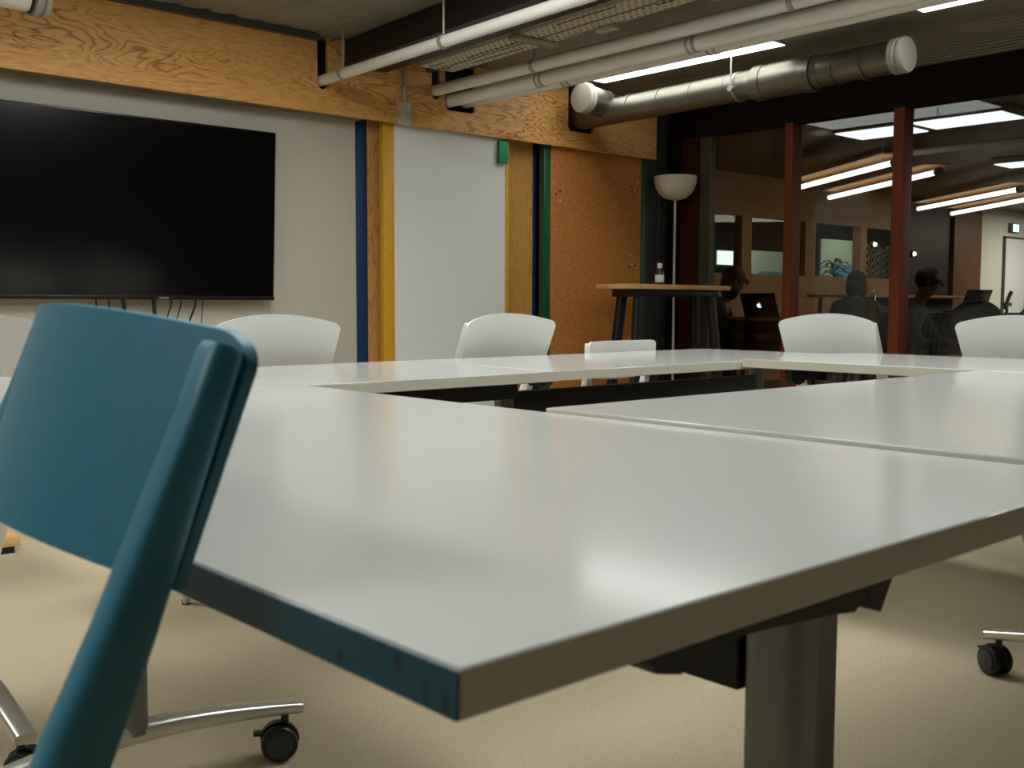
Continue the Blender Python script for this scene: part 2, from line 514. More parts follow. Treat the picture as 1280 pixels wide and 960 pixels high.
pipe('water_pipe', 'middle white pipe of the thick bundle under the ceiling', 4.05, 2.115, 0.038, -2.5, 5.12, (), (4.25, 3.2), turn=math.radians(0.9))
pipe('water_pipe', 'lowest white pipe of the bundle, nearest the silver duct', 4.20, 2.128, 0.035, -2.5, 5.12, (), (4.2, 3.2), turn=math.radians(0.9))
pipe('conduit', 'dark grey conduit running above the white pipes', 3.878, 2.275, 0.024, -2.5, 5.12, (), (), M['dark_grey'], math.radians(0.9))

t = thing('black_casing', 'long black casing on the ceiling beside the slim white pipe', 'trunking', (3.42-3.74*math.sin(math.radians(3.6)), 1.3, 2.2), -math.radians(3.6))
MB().box(-0.13, 0.12, -3.8, 3.74, 0.02, ZC-2.2-0.003, 0.004).build('casing_body', M['black'], t)  # plain black box along the ceiling
MB().box(-0.14, 0.13, -3.8, 3.74, 0.0, 0.02, 0.002).build('casing_cover', M['black'], t)

def perforated(x0, x1, y0, y1, z, rows, pitch):
    """a plate of z thickness with staggered slots cut through it"""
    mb = MB()
    b = bmesh.new()
    dx = (x1-x0)/rows
    th = 0.002
    def quad(a0, a1, c0, c1):
        vs = [b.verts.new(p) for p in ((a0, c0, z), (a1, c0, z), (a1, c1, z), (a0, c1, z))]
        b.faces.new(vs)
    for r in range(rows):
        xa, xb = x0+r*dx, x0+(r+1)*dx
        off = (pitch/2 if r % 2 else 0)
        y = y0-off
        while y < y1:
            ya, yb = max(y, y0), min(y+pitch, y1)
            if yb-ya > pitch*0.9:
                ha, hb = y+pitch*0.22, y+pitch*0.80
                hx0, hx1 = xa+dx*0.28, xb-dx*0.28
                quad(xa, hx0, ya, yb); quad(hx1, xb, ya, yb)
                quad(hx0, hx1, ya, ha); quad(hx0, hx1, hb, yb)
            elif yb > ya:
                quad(xa, xb, ya, yb)
            y += pitch
    g = bmesh.ops.extrude_face_region(b, geom=b.faces[:])
    bmesh.ops.translate(b, vec=(0, 0, th), verts=[v for v in g['geom'] if isinstance(v, bmesh.types.BMVert)])
    mb.join(b)
    return mb
t = thing('cable_tray', 'perforated metal cable tray of two rows under the ceiling', 'cable tray', (-5.0*math.sin(math.radians(3.8))+0.01, 0.02, 0), -math.radians(3.8))
perforated(3.60, 3.715, 0.6, 5.02, 2.205, 5, 0.042).box(3.598, 3.602, 0.6, 5.02, 2.205, 2.25).build('tray_plate', M['tray'], t, smooth=False)
perforated(3.73, 3.83, 0.6, 5.02, 2.205, 4, 0.042).box(3.828, 3.832, 0.6, 5.02, 2.205, 2.25).build('tray_plate', M['tray'], t, smooth=False)
MB().box(3.715, 3.73, 0.6, 5.02, 2.205, 2.215).build('tray_joint', M['black'], t)
cb = thing('dark_cable_fill', 'black cables added to darken the holes of the perforated cable tray', 'cables', tuple(t.location), t.rotation_euler.z)
for k in range(7):  # invented cables, their black stands for the dark inside the tray
    MB().tube([(3.625+0.032*k, y, 2.222+0.004*math.sin(k*2+y*3)) for y in [0.6+0.45*i for i in range(10)]+[5.0]], 0.0155, 8).build('cable', M['black'], cb)
for y in (4.15, 2.9, 1.6):
    MB().box(3.56, 3.845, y-0.02, y+0.02, 2.185, 2.19).box(3.56, 3.845, y-0.022, y-0.018, 2.18, 2.20).box(3.56, 3.845, y+0.018, y+0.022, 2.18, 2.20).tube([(3.565, y, 2.19), (3.565, y, ZC)], 0.005, 8).tube([(3.84, y, 2.19), (3.84, y, ZC)], 0.005, 8).build('tray_bracket', M['clip'], t)
for y in (3.75, 3.05):
    MB().box(3.80, 3.845, y-0.06, y+0.06, 2.18, 2.203, 0.006).build('tray_clip', M['cap'], t)

t = thing('junction_box', 'small grey box with conduit on the fascia under the cable tray', 'junction box', (3.685, YF, 1.985))
MB().box(-0.037, 0.037, -0.04, 0, -0.055, 0.065, 0.004).build('box_body', M['box'], t)
MB().tube([(0.005, -0.018, 0.06), (0.005, -0.018, 0.25)], 0.011, 10).build('conduit', M['clip'], t)

# round silver duct
t = thing('air_duct', 'round silver ventilation duct with white end caps under the ceiling', 'duct', (5.15, 0, 2.155))
d = MB()
d.tube([(0, 5.14, -0.012), (0, 2.80, 0.012)], 0.082, 32)
d.build('duct_tube', M['galv'], t)
for y, r in ((4.6, 0.0835), (4.35, 0.0835), (4.1, 0.0835), (3.85, 0.0835), (3.15, 0.0845), (2.98, 0.0855)):
    MB().tube([(0, y-0.003, 0), (0, y+0.003, 0)], r, 32).build('seam', M['galv'], t)
MB().tube([(0, 3.70, 0), (0, 3.62, 0.0), (0, 3.32, 0.005), (0, 3.24, 0.005)], [0.083, 0.094, 0.094, 0.083], 32).tube([(0, 3.66, 0), (0, 3.60, 0)], 0.098, 32).tube([(0, 3.34, 0), (0, 3.28, 0)], 0.098, 32).build('sleeve', M['galv'], t)
MB().lathe([(0.084, 0), (0.091, 0.004), (0.091, 0.035), (0.084, 0.04), (0.084, 0.048), (0.091, 0.052), (0.091, 0.07), (0.086, 0.078), (0, 0.08)], (0, 2.83, 0.012), (0, -1, 0), 32).build('end_cap', M['cap'], t)
MB().tube([(-0.20, 4.82, 0.055), (-0.0, 4.82, 0.03)], 0.088, 32).tube([(-0.035, 4.82, 0.035), (-0.02, 4.82, 0.035)], 0.092, 32).build('branch', M['galv'], t)
MB().lathe([(0.089, 0), (0.096, 0.004), (0.096, 0.03), (0.09, 0.034), (0.096, 0.038), (0.096, 0.05), (0.09, 0.058), (0, 0.06)], (-0.19, 4.82, 0.055), (-1, 0, 0), 32).build('end_cap', M['cap'], t)
hg = MB().tube([(-0.088, 3.78, 0.0), (-0.088, 3.78, ZC-2.155)], 0.005, 8).box(-0.12, -0.05, 3.74, 3.82, ZC-2.155-0.01, ZC-2.155).tube([(-0.10, 3.78, -0.02), (-0.08, 3.78, -0.02)], 0.018, 12)
hg.tube([(0, 3.772, 0), (0, 3.788, 0)], 0.0865, 32).build('hanger', M['clip'], t)
# white duct end in the top left corner
t = thing('duct_stub', 'white duct end with dark ring at the top left over the fascia', 'duct', (1.525, 4.72, 2.18))
MB().tube([(-1.2, 0, 0), (0.02, 0, 0)], 0.07, 28).build('stub_tube', M['pipe'], t)
MB().lathe([(0.070, 0), (0.076, 0.004), (0.076, 0.012), (0.070, 0.016)], (0.0, 0, 0), (1, 0, 0), 28).build('dark_ring', M['black'], t)
MB().lathe([(0.074, 0), (0.084, 0.002), (0.084, 0.022), (0.074, 0.024), (0.074, 0.036), (0.084, 0.038), (0.084, 0.056), (0.078, 0.062), (0, 0.063)], (0.018, 0, 0), (1, 0, 0), 28).build('end_cap', M['cap'], t)
MB().tube([(-0.5, 0, 0.07), (-0.5, 0, ZC-2.18)], 0.006, 8).build('hanger_rod', M['clip'], t)

# ------------------------------------------------------------------ television
t = thing('television', 'large black flat screen television mounted on the white wall', 'television', (2.08, 5.105, 1.36), 0)
tilt = math.radians(3.2)
t.rotation_euler = (tilt, 0, 0)
w, h = 0.795, 0.44
MB().box(-w, w, -0.012, 0.03, -h, h, 0.004).build('casing', M['bezel'], t)
MB().box(-w+0.008, w-0.008, -0.0135, -0.0115, -h+0.022, h-0.008).build('screen', M['screen'], t)
MB().box(-w, w, -0.017, -0.01, -h, -h+0.02, 0.002).build('lower_bezel', M['bezel'], t)
MB().box(0.155, 0.205, -0.0185, -0.0165, -h+0.006, -h+0.014).build('maker_badge', M['badge'], t)
MB().box(-0.2, 0.2, 0.03, 0.07, -0.2, 0.2).build('wall_bracket', M['black'], t)
for i, (x, dx, r, lb) in enumerate((
        (1.93, 0.02, 0.004, 'thin black cable under the television, leftmost'),
        (1.99, 0.03, 0.004, 'short thin black cable under the television, second from the left'),
        (2.06, 0.05, 0.010, 'thick black cable under the television at its left'),
        (2.215, 0.02, 0.010, 'thick black cable hanging below the maker badge of the television'),
        (2.31, -0.06, 0.004, 'thin curved cable right of the thick one below the badge'),
        (2.36, -0.05, 0.003, 'faint thin curved cable, third from the right under the television'),
        (2.44, -0.07, 0.005, 'curved black cable, second from the right under the television'),
        (2.475, -0.01, 0.0025, 'straight thin cable hanging furthest right under the television'))):
    pts = [(0, -0.01, 0.0), (0.1*dx, -0.01, -0.05), (0.5*dx, 0.0, -0.13), (dx*1.1, 0.02, -0.24), (dx*1.4, 0.045, -0.42), (dx*1.3, 0.055, -0.93)]
    tag(MB().tube(pts, r, 8).build('cable', M['black'], loc=(x, 5.14, 0.94)), lb, 'cable', 'cables hanging under the television')

# low wooden trolley board on the floor under the television
t = thing('low_platform', 'low wooden platform with dark base on the carpet under the television', 'platform', (0.72, 4.23, 0))
MB().box(-0.50, 0.50, -0.21, 0.21, 0.025, 0.06, 0.003).build('top_board', M['bar_top'], t)
MB().box(-0.48, 0.48, -0.20, 0.20, 0.0, 0.025).build('base', M['black'], t)

# ------------------------------------------------------------------ tables on castered feet
def make_caster(parent, x, y, ztop, rz):
    c = MB().tube([(0, 0, ztop), (0, 0, 0.066)], 0.008, 10).build('caster', M['rubber'], parent, loc=(x, y, 0))
    c.rotation_euler = (0, 0, rz)
    R = 0.036
    for s in (-1, 1):
        MB().lathe([(R*0.55, 0.0), (R*0.92, 0.001), (R, 0.005), (R, 0.013), (R*0.92, 0.017), (R*0.55, 0.018)], (0.012, s*0.008, R), (0, s, 0), 28).build('wheel', M['rubber'], c)
        MB().lathe([(R*0.72, 0.0), (R*0.72, 0.004), (R*0.5, 0.006), (0, 0.006)], (0.012, s*0.0255, R), (0, s, 0), 24).build('wheel_hub', M['hub'], c)
    hood = MB()
    arc = [(0.012+(R+0.004)*math.cos(a), R+(R+0.004)*math.sin(a)) for a in [math.radians(v) for v in range(20, 181, 16)]]
    arc2 = [(0.012+(R-0.004)*math.cos(a), R+(R-0.004)*math.sin(a)) for a in [math.radians(v) for v in range(20, 181, 16)]][::-1]
    hood.prism(arc+arc2, 'y', -0.007, 0.007)
    hood.build('hood', M['rubber'], c)
    MB().box(0.035, 0.062, -0.012, 0.012, 0.052, 0.058, 0.002).build('brake_lever', M['hub'], c)
    return c

def table(label, x0, x1, y0, y1, zt, along, edge_teal=False, th=0.026, cast=0.6, rail=False):
    cx, cy = (x0+x1)/2, (y0+y1)/2
    t = thing('conference_table', label, 'table', (cx, cy, 0), 0, 'white conference tables')
    hx, hy = (x1-x0)/2-0.001, (y1-y0)/2-0.001
    top = MB().box(-hx, hx, -hy, hy, zt-th, zt, 0.0015, 1).build('tabletop', M['laminate'], t)
    top.data.materials.append(M['edge'])
    for p in top.data.polygons:
        if abs(p.normal.z) < 0.5: p.material_index = 1
    if edge_teal:
        eb = MB().box(-0.0012, 0.0003, 0.0, 2*hy, -th/2+0.0008, th/2-0.0012).build('edge_band', M['teal_edge'], t, loc=(-hx, -hy, zt-th/2))
        eb['label'] = 'teal edge band with dark scuff marks'
    L, W = (hx, hy) if along == 'x' else (hy, hx)
    def mp(a, b):                      # a along the table, b across it
        return (a, b) if along == 'x' else (b, a)
    zu = zt-th
    rz = 0 if along == 'x' else PI/2
    for s in (-1, 1):
        a = s*(L-0.11)
        p = mp(a, 0)
        col = MB().tube([(0, 0, 0.135), (0, 0, zu-0.015)], 0.0265, 24, side=(1, 0, 0), ry=0.022).build('column', M['alu'], t, loc=(*p, 0))
        col.rotation_euler = (0, 0, rz)
        f = W*0.78
        pts, rr = [], []
        for q in [i/12 for i in range(-12, 13)]:
            pts.append((*mp(0, q*f), 0.098+0.038*(1-abs(q)**1.6)))
            rr.append(0.011+0.008*(1-abs(q)))
        ft = MB().tube(pts, rr, 16, ry=[0.020+0.006*(1-abs(q/12)) for q in range(-12, 13)], side=(0, 0, 1)).build('foot', M['foot_alu'], t, loc=(*p, 0))
        for s2 in (-1, 1):
            make_caster(ft, *mp(0, s2*(f-0.03)), 0.095, rz + cast*s2 + (0.5 if s > 0 else -0.3))
        # fold bracket: rounded wings running across the table under the top
        prof = [(-0.215, zu), (-0.212, zu-0.035), (-0.20, zu-0.05), (-0.175, zu-0.056), (-0.15, zu-0.052), (-0.135, zu-0.042), (-0.06, zu-0.046), (0.02, zu-0.052),
                (0.05, zu-0.056), (0.062, zu-0.05), (0.070, zu-0.040), (0.080, zu-0.058), (0.092, zu-0.064), (0.112, zu-0.035), (0.118, zu)]
        o = (s*0.024)
        if along == 'x': prof = [(a, zu-(zu-z)*0.5) for a, z in prof]
        if along == 'x':
            MB().prism(prof, 'x', p[0]+o-0.012, p[0]+o+0.012).build('fold_bracket', M['black'], t)
        else:
            MB().prism(prof, 'y', p[1]+o-0.012, p[1]+o+0.012).build('fold_bracket', M['black'], t)
    if rail:
        MB().box(-L+0.12, L-0.10, -W+0.05, -W+0.075, zu-0.042, zu).build('frame_rail', M['black'], t)
    bl = L-0.11-0.03
    b = MB()
    if along == 'x': b.box(-bl, bl, -0.018, 0.018, zu-0.125, zu-0.055, 0.003)
    else: b.box(-0.018, 0.018, -bl, bl, zu-0.125, zu-0.055, 0.003)
    b.build('cross_beam', M['black'], t)
    return t
table('white table nearest the camera with a scuffed teal left edge', 0.306, 1.168, 0.378, 1.945, 0.730, 'y', True)
table('wide white table on the right joined to the nearest table by a dark seam', 1.170, 2.695, 0.363, 1.226, 0.736, 'x')
table('white table at the far left, below the television', 0.50, 1.914, 1.948, 2.625, 0.730, 'x', rail=True)
table('white table at the far middle, before the cork board', 1.916, 3.365, 1.960, 2.625, 0.730, 'x')
table('white table at the far right along the glazed wall', 2.700, 3.372, 0.40, 1.958, 0.737, 'y')

# ------------------------------------------------------------------ chairs
def chair(label, m, x, y, face, zt=0.872, hgt=0.185, arch=0.03, W=0.39, sag=0.045, lean=0.38, group=None, corner=0.02, inset=0.05, bow=0.012):
    """(x, y) the middle of the back's top; face = heading in the plan, the seat lies that way"""
    t = thing('meeting_chair', label, 'chair', (x, y, 0), face-PI/2, group)
    # local: +y forward, x across
    zb = zt-hgt
    def yl(z):
        if z > zb-0.02: return (z-zt)*lean
        y0 = (zb-0.02-zt)*lean
        return y0 + (z-(zb-0.02))*(lean+0.04 if lean > 0.1 else lean+0.12)
    def wrap(u): return sag*(2*u)**2
    NU, NV = 44, 12
    b = bmesh.new()
    grid = []
    for off in (0.0, 0.007):
        g = []
        for i in range(NU+1):
            u = -0.5*math.cos(PI*i/NU)
            row = []
            edge = (0.5-abs(u))*W
            rc = 0.0
            if edge < corner: rc = corner-math.sqrt(max(0, corner**2-(corner-edge)**2))
            ztop = zt-arch*(2*u)**2-rc*0.8
            zbot = zb - bow*(1-(2*u)**2)
            for j in range(NV+1):
                v = j/NV
                z = zbot+(ztop-zbot)*v
                row.append(b.verts.new((u*W*(0.96+0.04*v), yl(z)+wrap(u)+off, z)))
            g.append(row)
        grid.append(g)
    for gi, g in enumerate(grid):
        for i in range(NU):
            for j in range(NV):
                q = (g[i][j], g[i+1][j], g[i+1][j+1], g[i][j+1])
                b.faces.new(q if gi == 0 else q[::-1])
    A, B = grid
    rim = [(i, 0) for i in range(NU)] + [(NU, j) for j in range(NV)] + [(i, NV) for i in range(NU, 0, -1)] + [(0, j) for j in range(NV, 0, -1)]
    for k in range(len(rim)):
        p, q = rim[k], rim[(k+1) % len(rim)]
        b.faces.new((A[p[0]][p[1]], B[p[0]][p[1]], B[q[0]][q[1]], A[q[0]][q[1]]))
    MB().join(b).build('backrest', m, t)
    # side rails that hold the back, run down past the seat and on to the floor
    for s in (-1, 1):
        u = s*(0.5-inset)
        pts, rr, ry = [], [], []
        zs = [zt-arch*0.9-0.007, zt-arch*0.9-0.012, zt-arch-0.05, zb+0.09, zb+0.04, zb-0.02, zb-0.08, 0.50, 0.40, 0.28, 0.16, 0.06, 0.008]
        for k, z in enumerate(zs):
            f = max(0, min(1, (zb-z)/zb))
            d_ = 0.011+0.011*min(1, max(0, (zt-0.05-z)/0.25)) - 0.009*max(0, min(1, (0.45-z)/0.4))
            y_ = yl(z)+wrap(u)-0.001-d_
            pts.append((u*W*0.975+-s*0.05*f*f, y_, z))
            rr.append(0.0135 if k == 0 else 0.0155 - 0.004*f); ry.append(d_-0.002 if k == 0 else d_)
        lg = MB().tube(pts, rr, 20, ry=ry, side=(1, 0, 0)).build('side_rail', m, t)
        MB().tube([(pts[-1][0], pts[-1][1], 0.0), (pts[-1][0], pts[-1][1], 0.02)], 0.013, 12).build('glide', M['rubber'], lg)
    # seat and the second pair of legs
    y0 = yl(0.46)+0.05
    y1 = y0-0.42
    sw = W/2-0.035
    b = bmesh.new()
    pts = []
    nx, ny = 12, 12
    for off in (0, 1):
        g = []
        for i in range(nx+1):
            u = -1+2*i/nx
            row = []
            for j in range(ny+1):
                v = j/ny
                w_ = sw*(1-0.10*abs(v-0.55))
                z = 0.447+0.012*u*u-0.02*max(0, v-0.75)*4*(v-0.75)*4*0.6 + (0.012 if off else 0)
                row.append(b.verts.new((u*w_, y0+(y1-y0)*v*(1-0.03*u*u), z)))
            g.append(row)
        pts.append(g)
    for gi, g in enumerate(pts):
        for i in range(nx):
            for j in range(ny):
                q = (g[i][j], g[i+1][j], g[i+1][j+1], g[i][j+1])
                b.faces.new(q if gi else q[::-1])
    rim = [(i, 0) for i in range(nx)] + [(nx, j) for j in range(ny)] + [(i, ny) for i in range(nx, 0, -1)] + [(0, j) for j in range(ny, 0, -1)]
    A, B = pts
    for k in range(len(rim)):
        p, q = rim[k], rim[(k+1) % len(rim)]
        b.faces.new((A[p[0]][p[1]], A[q[0]][q[1]], B[q[0]][q[1]], B[p[0]][p[1]]))
    MB().join(b).build('seat', m, t)
    for s in (-1, 1):
        xx = s*(sw-0.02)
        pr_ = [(s*(W*0.5-0.03), y0-0.03, 0.44), (xx, y0-0.1, 0.435), (xx, y1+0.10, 0.432), (xx, y1+0.055, 0.415), (xx, y1+0.03, 0.36), (xx, y1-0.02, 0.2), (xx, y1-0.06, 0.008)]
        lg = MB().tube(pr_, 0.011, 14).build('leg', m, t)
        MB().tube([(xx, y1-0.06, 0.0), (xx, y1-0.06, 0.02)], 0.013, 12).build('glide', M['rubber'], lg)
    return t
GW = 'white chairs around the tables'
chair('teal plastic chair tucked against the near table at left front', M['teal'], 0.27, 0.80, -0.10, zt=0.900, hgt=0.165, bow=-0.018, W=0.458, sag=0.066, lean=0.34, corner=0.026, arch=0.019, inset=0.012, group=None)
chair('white chair behind the far table below the right end of the television', M['white_plastic'], 1.497, 2.665, -PI/2, group=GW)
chair('white chair at the far left edge behind the teal chair', M['white_plastic'], 0.90, 3.36, -PI/2, group=GW)
chair('white chair in front of the whiteboard and plywood panel', M['white_plastic'], 2.365, 2.665, -PI/2, group=GW)
chair('low white chair with a straight top before the cork board', M['white_plastic'], 2.945, 2.70, -PI/2+0.06, zt=0.768, hgt=0.13, arch=0.0, lean=0.04, sag=0.03, group=GW)
chair('white chair before the middle pane of the glazed wall', M['white_plastic'], 3.425, 2.10, PI, group=GW)
chair('white chair at the far right, cut by the edge of the view', M['white_plastic'], 3.425, 1.445, PI-0.22, group=GW)

# ------------------------------------------------------------------ bar table, bottle, floor lamp in the corner
t = thing('bar_table', 'tall table with pale wood top and black splayed legs in the corner', 'table', (5.655, 4.735, 0))
MB().box(-0.55, 0.55, -0.135, 0.135, 1.005, 1.037, 0.002).build('table_top', M['bar_top'], t)
MB().box(-0.43, 0.45, -0.10, 0.10, 0.955, 1.005, 0.003).build('apron', M['black'], t)
for sx in (-1, 1):
    for sy in (-1, 1):
        xa = -0.36 if sx < 0 else 0.40
        xb = -0.46 if sx < 0 else 0.50
        MB().tube([(xa, sy*0.07, 0.99), (xb, sy*0.12, 0.0)], 0.035, 12, ry=0.026, side=(1, 0, 0)).build('leg', M['black'], t)
t = thing('plastic_bottle', 'small clear bottle with white cap on the tall corner table', 'bottle', (5.50, 4.66, 1.037))
MB().lathe([(0.026, 0), (0.03, 0.004), (0.03, 0.075), (0.022, 0.098), (0.013, 0.106), (0.013, 0.112)], (0, 0, 0), seg=20).build('bottle_body', M['clear'], t)
MB().lathe([(0.0305, 0.015), (0.031, 0.016), (0.031, 0.062), (0.0305, 0.063)], (0, 0, 0), seg=20).build('bottle_label', M['label'], t)
MB().lathe([(0.016, 0.108), (0.017, 0.11), (0.016, 0.138), (0.013, 0.142), (0, 0.142)], (0, 0, 0), seg=20).build('bottle_cap', M['label'], t)
t = thing('floor_lamp', 'white floor lamp with a bowl shade behind the corner table', 'lamp', (6.055, 4.995, 0))
MB().lathe([(0.11, 0), (0.115, 0.004), (0.115, 0.014), (0.09, 0.022), (0.015, 0.028), (0, 0.028)], (0, 0, 0), seg=32).build('base', M['lampshade'], t)
MB().tube([(0, 0, 0.02), (0, 0, 1.67)], 0.009, 12).build('pole', M['lampshade'], t)
MB().lathe([(0.0, 0.0), (0.03, 0.0), (0.075, 0.012), (0.115, 0.042), (0.14, 0.082), (0.152, 0.125), (0.155, 0.168), (0.151, 0.168), (0.147, 0.125), (0.135, 0.085), (0.11, 0.047), (0.07, 0.018), (0, 0.006)], (0, 0, 1.655), seg=40).build('lamp_shade', M['lampshade'], t)
MB().ball((0, 0, 1.74), 0.035).tube([(0, 0, 1.66), (0, 0, 1.72)], 0.016, 12).build('bulb', M['cap'], t)

# ------------------------------------------------------------------ the office beyond the glass
YN = 7.5
ZO = 2.42
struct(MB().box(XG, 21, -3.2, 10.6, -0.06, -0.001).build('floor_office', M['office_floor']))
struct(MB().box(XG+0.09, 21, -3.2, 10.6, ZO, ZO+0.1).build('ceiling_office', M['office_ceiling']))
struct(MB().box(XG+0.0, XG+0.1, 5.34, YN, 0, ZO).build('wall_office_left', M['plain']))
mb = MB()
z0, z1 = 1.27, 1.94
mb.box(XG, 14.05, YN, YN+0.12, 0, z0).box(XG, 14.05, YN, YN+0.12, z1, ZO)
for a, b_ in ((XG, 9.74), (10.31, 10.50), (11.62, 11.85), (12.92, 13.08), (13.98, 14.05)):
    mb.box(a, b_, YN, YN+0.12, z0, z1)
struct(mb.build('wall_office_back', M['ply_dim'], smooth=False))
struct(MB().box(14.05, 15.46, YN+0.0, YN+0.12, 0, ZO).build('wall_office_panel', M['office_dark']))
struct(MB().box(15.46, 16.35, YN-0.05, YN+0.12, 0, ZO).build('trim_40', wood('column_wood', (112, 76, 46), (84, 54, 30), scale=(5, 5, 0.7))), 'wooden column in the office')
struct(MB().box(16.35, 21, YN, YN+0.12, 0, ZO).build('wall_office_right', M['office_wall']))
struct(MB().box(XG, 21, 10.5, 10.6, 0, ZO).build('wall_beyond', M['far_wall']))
struct(MB().box(20.9, 21, -3.2, 10.6, 0, ZO).build('wall_office_end', M['far_wall']))
for i, (a, b_) in enumerate(((9.74, 10.31), (10.50, 11.62), (11.85, 12.92), (13.08, 13.98))):
    struct(MB().box(a, b_, YN+0.05, YN+0.056, z0, z1).build('window_%d' % (20+i), M['pane2'], smooth=False), 'interior window of the office')
d = struct(MB().box(17.25, 18.6, YN-0.025, YN, 0, 1.98, 0.004).build('door_1', mat('white_door', (214, 220, 222), 0.5)), 'white door in the office')
MB().box(17.20, 17.25, YN-0.035, YN, 0, 2.0).box(17.2, 18.65, YN-0.035, YN, 1.98, 2.01).build('door_frame', M['dark_grey'], d)
t = thing('exit_sign', 'small lit green white exit sign over the office door', 'sign', (17.52, YN, 2.15))
MB().box(-0.15, 0.15, -0.05, 0, -0.075, 0.075, 0.004).build('sign_box', M['dark_grey'], t)
MB().box(-0.07, 0.03, -0.056, -0.049, -0.06, 0.06).build('arrow_panel', M['glow_exit'], t)
MB().box(0.06, 0.13, -0.056, -0.049, -0.06, 0.06).build('figure_panel', M['glow_exit'], t)

# hanging tubes and ceiling panels of the office, several added out of view
for (a, b_, lb) in (((9.93, 6.53), (8.784, 4.795), 'glowing office tube light left of the middle mullion, upper of its pair'),
                    ((11.08, 6.844), (9.702, 4.859), 'glowing office tube light crossing the middle mullion, lower of its pair'),
                    ((13.178, 6.842), (11.76, 4.973), 'glowing office tube light at right, upper of its pair'),
                    ((14.185, 6.882), (12.70, 5.10), 'glowing office tube light at far right, lower of its pair')):
    A, B = Vector((*a, 2.15)), Vector((*b_, 2.15))
    t = thing('tube_light', lb, 'ceiling light', (A+B)/2, 0, 'hanging tube lights in the office')
    dv = (B-A)/2
    MB().tube([-dv, dv], 0.026, 16).build('tube', M['lamp_tube'], t)
    MB().tube([-dv*1.03, -dv], 0.042, 16).build('end_socket', M['dark_grey'], t)
    nx_ = Vector((dv.y, -dv.x, 0)).normalized()*0.13
    rb = bmesh.new()
    vv = [rb.verts.new(q) for q in [-dv*0.99-nx_+Vector((0, 0, 0.07)), -dv*0.99+nx_+Vector((0, 0, 0.07)), dv*0.99+nx_+Vector((0, 0, 0.07)), dv*0.99-nx_+Vector((0, 0, 0.07))]]
    f_ = rb.faces.new(vv)
    g_ = bmesh.ops.extrude_face_region(rb, geom=[f_])
    bmesh.ops.translate(rb, vec=(0, 0, 0.012), verts=[v for v in g_['geom'] if isinstance(v, bmesh.types.BMVert)])
    MB().join(rb).build('reflector', M['ply_dim'], t)
    MB().tube([dv, dv*1.03], 0.042, 16).build('end_socket', M['dark_grey'], t)
    for s in (-0.8, 0.8):
        MB().tube([dv*s, dv*s+Vector((0, 0, ZO-2.15))], 0.004, 6).build('hanging_wire', M['clip'], t)
for (x0, x1, y0, y1, lb) in ((10.0, 11.4, 0.2, 1.6, 'added ceiling panel of the office, unseen out at the right, nearer one'),  # unseen panels added to brighten the office walls
                             (13.6, 14.8, 1.2, 2.8, 'added ceiling panel of the office, unseen out at the right, farther one'),
                             (12.4, 13.0, 8.2, 8.8, 'added unseen ceiling panel in the space behind the interior windows, left one'),  # unseen panels added to light the space behind the windows
                             (15.0, 15.6, 8.2, 8.8, 'added unseen ceiling panel in the space behind the interior windows, right one'),
                             (16.5, 18.0, 5.2, 6.4, 'added unseen ceiling panel before the white office wall, out at the right'),  # unseen panel added to brighten the white wall
                             (8.20, 8.62, 3.62, 4.34, 'bright square standing in for a strip light reflection right of the mullion'),  # glowing squares stand in for strip lights mirrored in the glass
                             (8.24, 8.68, 4.44, 5.05, 'bright square standing in for a strip light reflection left of the mullion'),
                             (11.2, 11.6, 4.0, 5.0, 'small bright ceiling panel at the far right of the office')):
    t = thing('panel_light', lb, 'ceiling light', ((x0+x1)/2, (y0+y1)/2, ZO), 0, 'ceiling panels in the office')
    a, b_ = (x1-x0)/2, (y1-y0)/2
    MB().box(-a-0.02, a+0.02, -b_-0.02, b_+0.02, -0.05, 0, 0.003).build('frame', M['cap'], t)
    MB().box(-a, a, -b_, b_, -0.06, -0.045).build('diffuser', M['lamp_added'] if y0 > 8 or (x0 > 9 and y0 < 3.6) or x0 > 15 else M['lamp_panel'], t)
tag(MB().tube([(9.4, 5.15, 2.31), (9.3, -1.0, 2.31)], 0.03, 12).build('office_pipe', M['pipe']), 'thin white pipe under the office ceiling', 'pipe')

# things behind the interior windows
t = thing('light_box', 'bright white light box behind the first office window', 'light', (11.95, 9.2, 0))
MB().box(0.15, 0.62, -0.02, 0.02, 1.47, 1.66).build('lit_face', M['glow_white'], t)
MB().box(0.12, 0.65, 0.02, 0.06, 1.45, 1.68).tube([(0.45, 0.05, 0), (0.45, 0.05, 1.5)], 0.02, 8).build('stand', M['dark_grey'], t)
t = thing('notice_board', 'pale board with blue strip behind the second office window', 'board', (13.7, 9.3, 0))
MB().tube([(-0.6, 0.04, 0), (-0.6, 0.04, 1.6)], 0.015, 8).tube([(0.4, 0.04, 0), (0.4, 0.04, 1.6)], 0.015, 8).build('stand', M['dark_grey'], t)
MB().box(-0.75, 0.6, 0, 0.03, 1.30, 1.70).build('pale_field', M['pale_board'], t)
MB().box(-0.5, 0.6, -0.01, 0, 1.30, 1.40).build('blue_strip', M['blue_board'], t)
t = thing('notice_board', 'pale blue and green board behind the third office window', 'board', (15.55, 9.3, 0))
MB().tube([(-0.6, 0.04, 0), (-0.6, 0.04, 1.6)], 0.015, 8).tube([(0.4, 0.04, 0), (0.4, 0.04, 1.6)], 0.015, 8).build('stand', M['dark_grey'], t)
MB().box(-0.7, 0.7, 0, 0.03, 1.2, 1.95).build('pale_field', M['pale_board'], t)
MB().box(-0.35, 0.6, -0.01, 0, 1.28, 1.55).build('blue_strip', M['blue_board'], t)
t = thing('potted_plant', 'leafy plant behind the third office window', 'plant', (14.1, 8.6, 0))
